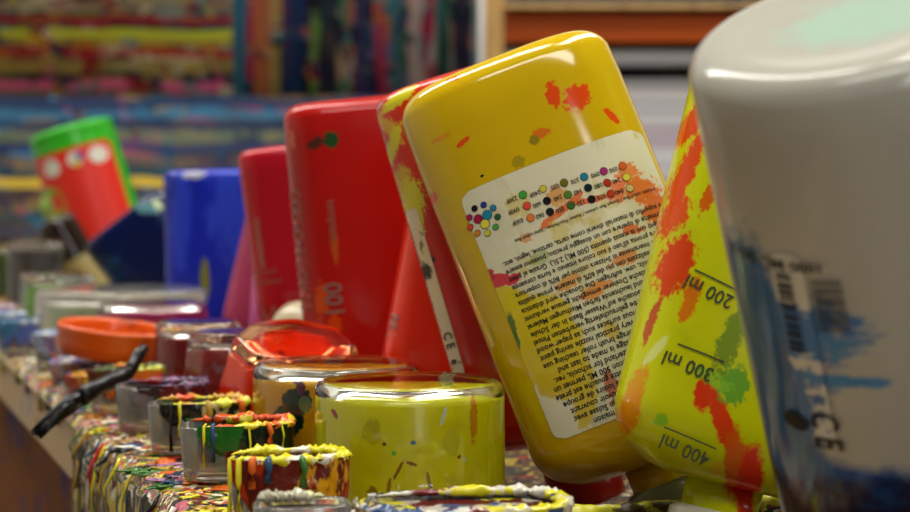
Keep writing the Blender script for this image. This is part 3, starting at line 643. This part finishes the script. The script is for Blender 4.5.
WB.text('label_number', its, mink, .0008, l3); its = []
for k_ in range(7): its.append(('III IlIl IIIlII IlI lIIII IlI', WB.loc(810+4*k_, 275)[0], ha-.001, .0022, -math.pi/2))
WB.text('label_text', its, mink, .0008, l3)
x, h = WB.loc(798, 420); mesh('round_mark', *WB.disc(x, h, .0026, .0008), mink, l3, smooth=False)

# ---- cream pot
cp = empty('plastic_pot', T(.318, .146, FLOORZ+.0006), 'cream plastic pot with a domed lid between the jars and the red bottle', 'pot')
rg = [sring(.015, .015, 2, 0), sring(.0165, .0165, 2, .002), sring(.0165, .0165, 2, .047), sring(.016, .016, 2, .049)]
mcream = plastic('cream_plastic', 'b8ae90', .4, .2).done()
mesh('pot_body', *loft(rg), mcream, cp)
rg = [sring(.0175*math.cos(t), .0175*math.cos(t), 2, .0492+.004+.018*math.sin(t), 48) for t in [i*math.pi/2/9 for i in range(9)]]
mesh('domed_lid', *loft([sring(.0175, .0175, 2, .0492, 48)]+rg), mcream, cp)

# ------------------------------------------------------------------ upturned glass tumblers (rear jar row)
def tumbler(u, v, r, h, label, paintmat, sides=0, taper=.12, tilt=None, rot=0, glass=None, thick=.0014, base=.005, crust=None, group='upturned glass jars on the table', dz=.0022, fill=1.0):
    t = empty('glass_jar', T(u, v, TOP+dz), label, 'jar', group)
    R = Matrix.Rotation(PHI+rot, 4, 'Z')
    if tilt: R = Matrix.Rotation(tilt[0], 4, 'X') @ Matrix.Rotation(tilt[1], 4, 'Y') @ R
    t.matrix_world = Matrix.Translation(T(u, v, TOP+dz)) @ R
    N = sides*1 if sides else 64
    def ring(rr, z):
        if sides: 
            pts = []
            c = [Vector((rr*math.cos(2*math.pi*(i+.5)/sides), rr*math.sin(2*math.pi*(i+.5)/sides), z)) for i in range(sides)]
            for i in range(sides):
                a, b = c[i], c[(i+1) % sides]
                for q in (.06, .2, .5, .8, .94): pts.append(a.lerp(b, q))
            return pts
        return sring(rr, rr, 2.25, z, N)
    def rr_(z): return r*(1-taper*z/h)
    rb = .0035
    rg = [ring(r-thick, .0), ring(r-thick*.4, 0), ring(r-.0001, .0006), ring(r, .0012), ring(r, .002)]+[ring(rr_(z), z) for z in (h*.3, h*.6, h-rb-.001, h-rb)]
    for i in range(1, 6): a = i/5*math.pi/2; rg.append(ring(rr_(h)-rb*(1-math.cos(a)), h-rb+rb*math.sin(a)))
    rg.append(ring(rr_(h)*.6, h-.0005))
    g = mesh('glass', *loft(rg, cap0=False), glass or mat_glass, t)
    # inner wall closes the glass
    zi = h-base
    rin = [ring(r-thick, 0), ring(r-thick, .0008), ring(rr_(zi-.004)-thick, zi-.004), ring(rr_(zi)-thick, zi-.003), ring(rr_(zi)-thick-.002, zi-.0005), ring(rr_(zi)*.5, zi)]
    bm = bmesh.new(); bm.from_mesh(g.data)
    v_, f_ = loft(rin, cap0=False)
    bv = [bm.verts.new(p) for p in v_]
    for q in f_:
        try: fc = bm.faces.new([bv[i] for i in q]); fc.smooth = True
        except ValueError: pass
    bmesh.ops.remove_doubles(bm, verts=bm.verts, dist=1e-6); bmesh.ops.recalc_face_normals(bm, faces=bm.faces)
    bm.to_mesh(g.data); bm.free()
    if paintmat:
        e = -.00015; zi2 = (h-base)*fill
        rp_ = [ring(r-thick-e, .0005), ring(r-thick-e, .0012), ring(rr_(zi2-.0045)-thick-e, zi2-.0045), ring(rr_(zi2)-thick-e, zi2-.0035), ring(rr_(zi2)-thick-.0022, zi2-.001), ring(rr_(zi2)*.5, zi2-.0006)]
        mesh('paint', *loft(rp_), paintmat, t, angle=.9)
    return t
def jarpaint(name, base, specs, rough=.35): 
    m = plastic(name, base, rough, .3)
    for sp in specs: m.smear(*sp[:4], **(sp[4] if len(sp) > 4 else {})) if isinstance(sp[1], tuple) else m.splat(*sp[:4], **(sp[4] if len(sp) > 4 else {}))
    return m.done()
SM = lambda c, x, z, rx, rz, an=0, fr=.7, y=-.03: (c, (x, y, z), (rx, rz, .03), an, dict(fray=fr, ns=150))
yj = plastic('jar_yellow', 'd4ce04', .3, .3)
yj.splat('c0b804', 30, .54, .12, op=.7).splat('dcd81c', 22, .56, .1, stretch=(2, 2, .5), op=.6, off=2)
RJ = Matrix.Rotation(-PHI, 3, 'Z')
def jl(x, z): p = RJ @ Vector((x, -.029, 0)); return (p.x, p.y, z)
for x, z, rx, rz, an, c, fr in [(.0068, .0085, .0008, .0050, -.22, '8a7a10', .9), (-.0040, .0135, .0006, .0045, .45, '8a5a10', .9), (-.0072, .0075, .0008, .0040, .15, '9a6a10', .9), (.0005, .0155, .0022, .0007, .35, '8a5a10', .9), (.015, .022, .004, .005, 0, 'c4c020', 1.0), (-.012, .026, .003, .005, 0, 'b4ac08', 1.0), (.024, .030, .0020, .012, 0, 'c88a0c', .9), (.001, .0225, .0012, .001, 0, '1c6a7a', .3), (-.0085, .022, .0007, .0007, 0, '5a140c', .2), (-.0055, .019, .001, .001, 0, '5ab81c', .4),
                               (-.0215, .031, .0007, .003, -.2, 'a01c0c', .4), (.012, .031, .0008, .004, .3, 'c8c8b0', .5), (.020, .016, .0007, .0010, .2, 'c8ccb8', .5), (.018, .017, .0007, .0010, .6, '8a1c0c', .5), (-.012, .005, .002, .003, 0, '9a8408', .9)]:
    yj.smear(c, jl(x, z), (rx, rz, .012), an, fr, 300)
tumbler(-.045, .089, .0330, .0400, 'large upturned glass jar full of bright yellow paint in the foreground', yj.done(), taper=.01, base=.0015)
aj = plastic('jar_amber', 'dca008', .35, .3).splat('a0741a', 26, .56, .08).splat('8a4a14', 40, .64, .04).splat('c8b42c', 30, .62, .04, off=5)
RJ2 = Matrix.Rotation(-PHI-.1, 3, 'Z')
def jl2(x, z): p = RJ2 @ Vector((x, -.029, 0)); return (p.x, p.y, z)
for x, z, rx, rz, an, c, fr in [(-.0165, .018, .0065, .0085, .3, '1c3428', .35), (-.0125, .026, .0055, .0065, .1, '22382a', .45), (-.020, .012, .005, .004, .3, '1c3026', .35), (-.010, .0255, .0024, .0036, 0, '5a7a54', .2), (-.0115, .032, .0016, .004, 0, '6a3a4a', .6), (-.026, .030, .003, .006, 0, '8a6a2c', .9)]:
    aj.smear(c, jl2(x, z), (rx, rz, .010), an, fr, 170, soft=.08)
tumbler(.041, .0866, .0320, .0385, 'upturned glass jar of amber paint with a dark green blotch, behind the bright yellow jar', aj.done(), taper=.0, rot=.1, base=.0025)
oj = plastic('jar_orange', 'f04a04', .35, .3).splat('b0240a', 30, .58, .06).smear('6a2008', (0, 0, .0325), (.05, .004, .05), 0, .5, 90)
tumbler(.127, .090, .0335, .0325, 'eight-sided upturned glass jar of orange-red paint, tipped towards the camera', oj.done(), sides=8, taper=.18, tilt=(.30, .12), rot=.15, dz=.0125, glass=M('red_tinged_glass', (.9, .42, .18, 1), .02, Transmission_Weight=1.0, IOR=1.45).splat('8a2c14', 70, .60, .05).splat('c86a14', 90, .66, .03, off=3).done())
pj = plastic('jar_red_film', '8a1c14', .35, .3).splat('a02418', 40, .55, .05).splat('b07a30', 55, .60, .04, off=3).splat('8a6a70', 60, .60, .05, off=6)
tumbler(.205, .082, .0265, .0385, 'upturned glass jar with blotchy red, ochre and mauve film, left of the eight-sided jar', pj.done(), sides=8, taper=.20, rot=.3)
dj = plastic('jar_dark_red', '7a0a0c', .3, .3).splat('7a1414', 25, .55, .1).splat('c8a01c', 80, .74, .02).smear('9a1c1c', (-.012, -.02, .006), (.01, .008, .02), 0, .8, 90)
tumbler(.268, .078, .0245, .0390, 'upturned glass jar of deep dark red paint beside the orange lid', dj.done(), taper=.12)
kj = plastic('jar_pink', 'a01c58', .35, .2).splat('a83a68', 30, .55, .08).splat('c81c14', 18, .64, .04, off=2)
tumbler(.455, .088, .0330, .0365, 'upturned jar of dark pink paint beyond the orange lid', kj.done(), taper=.0, base=.0015)
tumbler(.575, .088, .0580, .0390, 'wide clear glass dish behind the dark pink jar', None, taper=.02, thick=.003, base=.006, glass=mat_glass_dirty, group=None)
tumbler(1.05, .085, .026, .058, 'tall cloudy clear glass jar at the far left edge', jarpaint('jar_cloud', '4a4440', [('8a8484', 30, .62, .08), ('1c1c1c', 20, .5, .1)]), taper=.05)
tumbler(1.17, .075, .028, .050, 'pale green upturned jar farther along the table', jarpaint('jar_mossy', '4a5a30', [('8a8a60', 30, .58, .08)]), taper=.05)
tumbler(.76, .070, .030, .040, 'lime green upturned jar at the far left behind the crusted cups', jarpaint('jar_lime', '6a9a3c', [('1c3a5c', 30, .58, .08), ('8a2c1c', 40, .64, .05, dict(off=4))]), taper=.15)
tumbler(.88, .080, .028, .036, 'grey blue upturned jar beyond the lime green one', jarpaint('jar_greyblue', '5a6a78', [('a8b0a0', 30, .58, .08)]), taper=.05)

# ------------------------------------------------------------------ front row of small glass cups caked with paint
def cup(u, v, r, h, label, inner, rimc, sidec, a0=-1.2, a1=2.2, seed=0, n=3.2, runs=(), drop=.55, clear=True, group='small caked glass cups along the front', depth=.62):
    t = empty('glass_cup', T(u, v, TOP+.0022), label, 'cup', group); t.rotation_euler = (0, 0, PHI*.5)
    th = .0016; N = 56; DP = depth
    def sring(a, b, n, z, N=56): return [Vector((p.x, p.y*DP, p.z)) for p in sring0(a, b, n, z, N)]
    rg = [sring(r*.88, r*.88, n, 0, N), sring(r*.925, r*.925, n, .0005, N), sring(r*.93, r*.93, n, .0015, N), sring(r*.97, r*.97, n, h*.5, N), sring(r, r, n, h-.0008, N), sring(r-th*.4, r-th*.4, n, h, N), sring(r-th, r-th, n, h-.0008, N), sring(r*.93-th, r*.93-th, n, .004, N), sring(r*.5, r*.5, n, .003, N)]
    mesh('glass', *loft(rg), mat_glass_dirty, t)
    e = .0004; hp = h*.86
    mesh('paint', *loft([sring(r*.85-th, r*.85-th, n, .0045, N), sring(r*.95-th-e, r*.95-th-e, n, hp*.6, N), sring(r*.96-th-e, r*.96-th-e, n, hp, N), sring(r*.5, r*.5, n, hp-.0006, N)]), inner, t)
    # caked rim
    def rim_pt(a, e=0): 
        return Vector(((r+e)*spow(math.cos(a), 2/n), (r*DP+e)*spow(math.sin(a), 2/n), 0))
    rings = []; K = 130
    nn_ = noise.noise
    for i in range(K+1):
        a = a0+(a1-a0)*i/K; taper_ = min(1, 6*i/K, 6*(K-i)/K)
        R_ = (.0019+.0013*nn_(Vector((a*3, seed, 0)))+.0010*nn_(Vector((a*9, seed, 3)))+.0007*nn_(Vector((a*23, seed, 3))))*max(.15, taper_)
        c = rim_pt(a, -th*.5); d = Vector((math.cos(a), math.sin(a), 0))
        rings.append([c+Vector((0, 0, h+.0003))+d*math.cos(q)*R_*(1.3+.9*nn_(Vector((a*11, q*2, seed))))+Vector((0, 0, math.sin(q)*R_*(.8+.8*nn_(Vector((a*13, q*2, seed))))) ) for q in [2*math.pi*k/10 for k in range(10)]])
    mesh('caked_rim', *loft(rings), rimc, t)
    if sidec:
        V = []; K = 90; J = 14
        for i in range(K+1):
            a = a0+(a1-a0)*i/K
            L = h*min(.97, max(.12, drop+.55*nn_(Vector((a*2.1, seed*2, 1)))+.35*nn_(Vector((a*7, seed, 5)))))*min(1, .25+5*i/K, .25+5*(K-i)/K)
            for j in range(J+1):
                q = j/J; z = h+.0008-L*q; rr2 = (.0004+.0016*math.sin(min(1, (1-q)*3)*math.pi/2))*(1+.5*nn_(Vector((a*8, q*3, seed))))
                p = rim_pt(a, -.0006+rr2 if q < 1 else -.0004); k = .93+.07*(z/h); V.append((p.x*k if j < J else p.x*k*.985, p.y*k if j < J else p.y*k*.985, z))
        mesh('dried_paint', V, grid_faces(K+1, J+1), sidec, t)
    for (ang, ln, rr3, mt) in runs:
        p = rim_pt(ang, .0016); q = rim_pt(ang, .0022)
        pts = [(p.x*.93, p.y*.93, h+.0018), (p.x, p.y, h+.001), (q.x, q.y, h-ln*.3), (q.x*.99, q.y*.99, h-ln*.7), (q.x*.985, q.y*.985, max(.001, h-ln))]
        rr3 *= .62; pts = [(x_+.0005*nn_(Vector((i_*3.3, ang, 1))), y_, z_) for i_, (x_, y_, z_) in enumerate(pts)]; mesh('paint_run', *tube(pts, [rr3*.5, rr3*.9, rr3, rr3*.8, rr3*1.05], 10), mt, t)
    return t
def cm(name, base, *sp):
    m = plastic(name, base, .3, .4)
    for s_ in sp: m.splat(s_[0], s_[1], s_[2], .03, off=s_[3] if len(s_) > 3 else 0, stretch=(1, 1, .5))
    m.bump(m.noise(200, 3).outputs['Fac'], .4, .001)
    return m.done()
dW, dY, dR, dO, dG, dB, dK, dM, dOc = dab_cols
H = .020
cup(-.130, .0275, .0145, H-.0050, 'clear glass cup nearest the camera at the bottom edge, grey paint inside', cm('c_grey', '4a3a34', ('8a3a2c', 60, .55)), cm('rim_glassy', 'a8a48c', ('c8c890', 80, .55)), None, a0=1.2, a1=2.6, seed=1)
cup(-.130, .078, .0315, H-.0085, 'wide cup at the bottom edge caked with white, yellow and blue paint', cm('c_mar', 'b0aa9a', ('5a1c14', 60, .5), ('c8c01c', 60, .58, 3), ('1c3c6a', 50, .60, 6)), cm('rim_white', 'c0bcae', ('c8c01c', 60, .56), ('1c3c6a', 50, .58, 3), ('6a1c1c', 50, .58, 7)), cm('side_white', '5a2018', ('c8c4b4', 60, .5), ('2c4c7a', 60, .56, 3), ('c8c01c', 60, .58, 5)), a0=-3.6, a1=2.4, seed=2, drop=.8)
cup(-.158, .150, .0001+.012, .012, 'tiny cup with a dark blue caked rim at the bottom edge', cm('c_bl', '1c2c4a'), cm('rim_blue', '4a6a8a', ('c8c8c0', 80, .5)), None, seed=3) if False else None
cup(-.075, .0370, .0190, H, 'amber glass cup with thick yellow and white rim, left of the bright yellow jar', cm('c_amber', '6a2408', ('b06a10', 50, .56), ('3a1008', 50, .56, 3)), cm('rim_yellow', 'ccc41c', ('d8d4c0', 70, .54), ('a02c10', 60, .66, 4)), cm('side_rust', '5e1a0c', ('c89010', 50, .6), ('1c4a20', 60, .62, 3), ('a83010', 60, .55, 6)), a0=-2.9, a1=2.8, seed=4, drop=1.1,
    runs=[(-2.3, .020, .0017, dY), (-2.0, .008, .0022, dO), (-1.75, .006, .0022, dB), (-1.5, .008, .002, dG), (-2.6, .018, .0012, dY)])
cup(.010, .039, .0205, H, 'glass cup caked dark green with an orange and yellow rim', cm('c_green', '12301a', ('1c6a24', 50, .5)), cm('rim_orange', 'c8480e', ('d0c01c', 80, .52), ('2c1c10', 60, .62, 3)), cm('side_green', '17601a', ('101c14', 50, .55), ('1c2c5a', 50, .64, 4), ('a8b01c', 70, .66, 2)), a0=-2.1, a1=2.4, seed=5, drop=.85,
    runs=[(-1.5, .018, .0008, dY), (-1.95, .014, .0009, dY), (-1.8, .012, .0016, dB), (-.9, .010, .0007, dY), (-1.2, .006, .0018, dO)])
cup(.080, .039, .0200, H, 'glass cup with a nearly black side and orange, lime and cream dabs', cm('c_black', '1a1412', ('6a2010', 50, .55)), cm('rim_mix', 'b88a2c', ('c8c82c', 80, .5), ('c8480e', 60, .55, 3)), cm('side_black', '181613', ('c0a868', 40, .6), ('a8380e', 50, .6, 4), ('5a9a1c', 50, .64, 7)), a0=-2.2, a1=2.4, seed=6, drop=.75,
    runs=[(-1.9, .018, .0014, dK), (-1.75, .012, .0012, dY), (-1.5, .010, .0022, dOc), (-.8, .007, .0022, dO)])
cup(.150, .037, .0200, H, 'glass cup of purple black paint behind the cup with cream dabs', cm('c_purple', '2c1420', ('5a2c4a', 50, .5)), cm('rim_purple', '4a3048', ('8a7090', 70, .55), ('7a1418', 60, .55, 3)), cm('side_purple', '2a1016', ('5a1418', 50, .5)), a0=-1.9, a1=2.4, seed=7, drop=.6)
cup(.220, .0325, .0170, H, 'glass cup with a dark green and yellow caked rim, second nearest to the orange lid', cm('c_dg', '1c2410', ('6a1c10', 50, .5)), cm('rim_dg', '3c4a1c', ('a8a81c', 60, .5), ('c8480e', 60, .6, 3)), cm('side_dg', '5a2c1c', ('c86a1c', 50, .5)), a0=-2.9, a1=2.4, seed=8, drop=.7)
cup(.292, .030, .0175, .0100, 'glass cup carrying the orange lid', cm('c_mr', '5a1c20', ('c86a1c', 50, .5)), cm('rim_mr', 'a83a20', ('c8a81c', 60, .5)), cm('side_mr', '8a3a2c', ('c8a81c', 50, .5), ('3c4a8a', 50, .6, 3)), a0=-2.9, a1=2.4, seed=9, drop=.7)
for i, (lab, c) in enumerate([('low cup with mauve and white caked sides under the far side of the orange lid', 0), ('cup with a pale blue caked rim at the left edge, third beyond the orange lid', 1), ('cup with a blue and green rim, between the lime jar and the pale blue cup', 2), ('far cup with a grey blue rim at the left edge of the picture', 1), ('farthest small cup in the front row with mauve sides', 0)]):
    cup(.365+.072*i+(.03 if i > 1 else 0), .034 if i < 2 else .0150, .020 if i < 2 else .0120, .010 if i == 0 else H, lab, cm('c_far%d' % i, '3a3a4a', ('8a3a4a', 50, .5)), cm('rim_far%d' % i, ['8a7ab0', '7a90b0', '2c5a7a', '8090a8', '9a7a90'][i], ('c8c8c0', 60, .5), ('b0402c', 60, .62, 3)), cm('side_far%d' % i, ['a89a9a', '8a94a8', '3a6a8a', '7a8aa0', '8a6a8a'][i], ('4a5a9a', 40, .5), ('b8744a', 50, .58, 5), ('8ab04a', 50, .66, 2)), a0=-3.1, a1=3.1, seed=20+i, drop=.8)

# ------------------------------------------------------------------ orange lid and crusted brush
mo = plastic('orange_plastic', 'c8500a', .35, .4).splat('8a3006', 25, .62, .06).splat('3a1a10', 40, .70, .02).splat('d06a1c', 16, .55, .15, op=.5).done()
R_ = .0305; rgs = []
prof = [(R_-.0015, .0), (R_, .0005), (R_+.0012, .007), (R_+.0016, .013), (R_+.0022, .0150), (R_+.0010, .0165), (R_-.0008, .0160), (R_-.0020, .0130), (R_-.0030, .004), (R_-.006, .0025), (R_*.5, .0022)]
for r_, z in prof: rgs.append(sring(r_, r_, 2, z, 72))
ol = mesh('jar_lid', *loft(rgs), mo)
ol.matrix_world = Matrix.Translation(Pz(114, .96, .8185)) @ Matrix.Rotation(.11, 4, 'Y') @ Matrix.Rotation(.03, 4, 'X')
tag(ol, 'shallow orange plastic lid with raised rim resting on the cups at left', 'lid')
mbk = M('black_dried_paint', '0c0c0b', .3, Specular_IOR_Level=.3).splat('222222', 120, .64, .04); mbk.bump(mbk.noise(220, 4).outputs['Fac'], .6, .0015); mbk = mbk.done()
br = empty('paintbrush', P(122, 380, .812), 'paintbrush caked in black paint lying over the table edge beside the orange lid', 'paintbrush')
o0 = br.location
def bp(px, py, D): return P(px, py, D-.018)-o0
A = [bp(145, 347, .845), bp(139, 354, .842), bp(133, 366, .838), bp(126, 375, .833)]
mesh('handle', *tube(A, [.0022, .0030, .0030, .0034], 12), mbk, br)
B_ = [bp(128, 372, .834), bp(115, 380, .828), bp(100, 386, .822), bp(88, 393, .817), bp(80, 399, .814)]
mesh('ferrule', *tube(B_, [.0034, .0042, .0036, .0046, .0042], 12), mbk, br)
rb_ = random.Random(5); bl_ = []
for i in range(34):
    sx_ = rb_.uniform(-1, 1); sy_ = rb_.uniform(-1, 1)
    spread = rb_.uniform(.3, 1)
    pts = [bp(84+sx_*2, 396+sy_*3, .815), bp(70+sx_*3, 404+sy_*6, .81+rb_.uniform(-.004, .004)), bp(58+sx_*3, 414+sy_*4.5, .805+rb_.uniform(-.003, .003)), bp(46+sx_*4, 424+sy_*3*spread+sx_*2, .80), bp(36+sx_*5, 434+sy_*3+sx_*2, .797)]
    bl_.append(tube(pts, [.0014, .0017, .0014, .0008, .0003], 6))
o = mesh('bristles', *join(*bl_), mbk, br); o['kind'] = 'stuff'
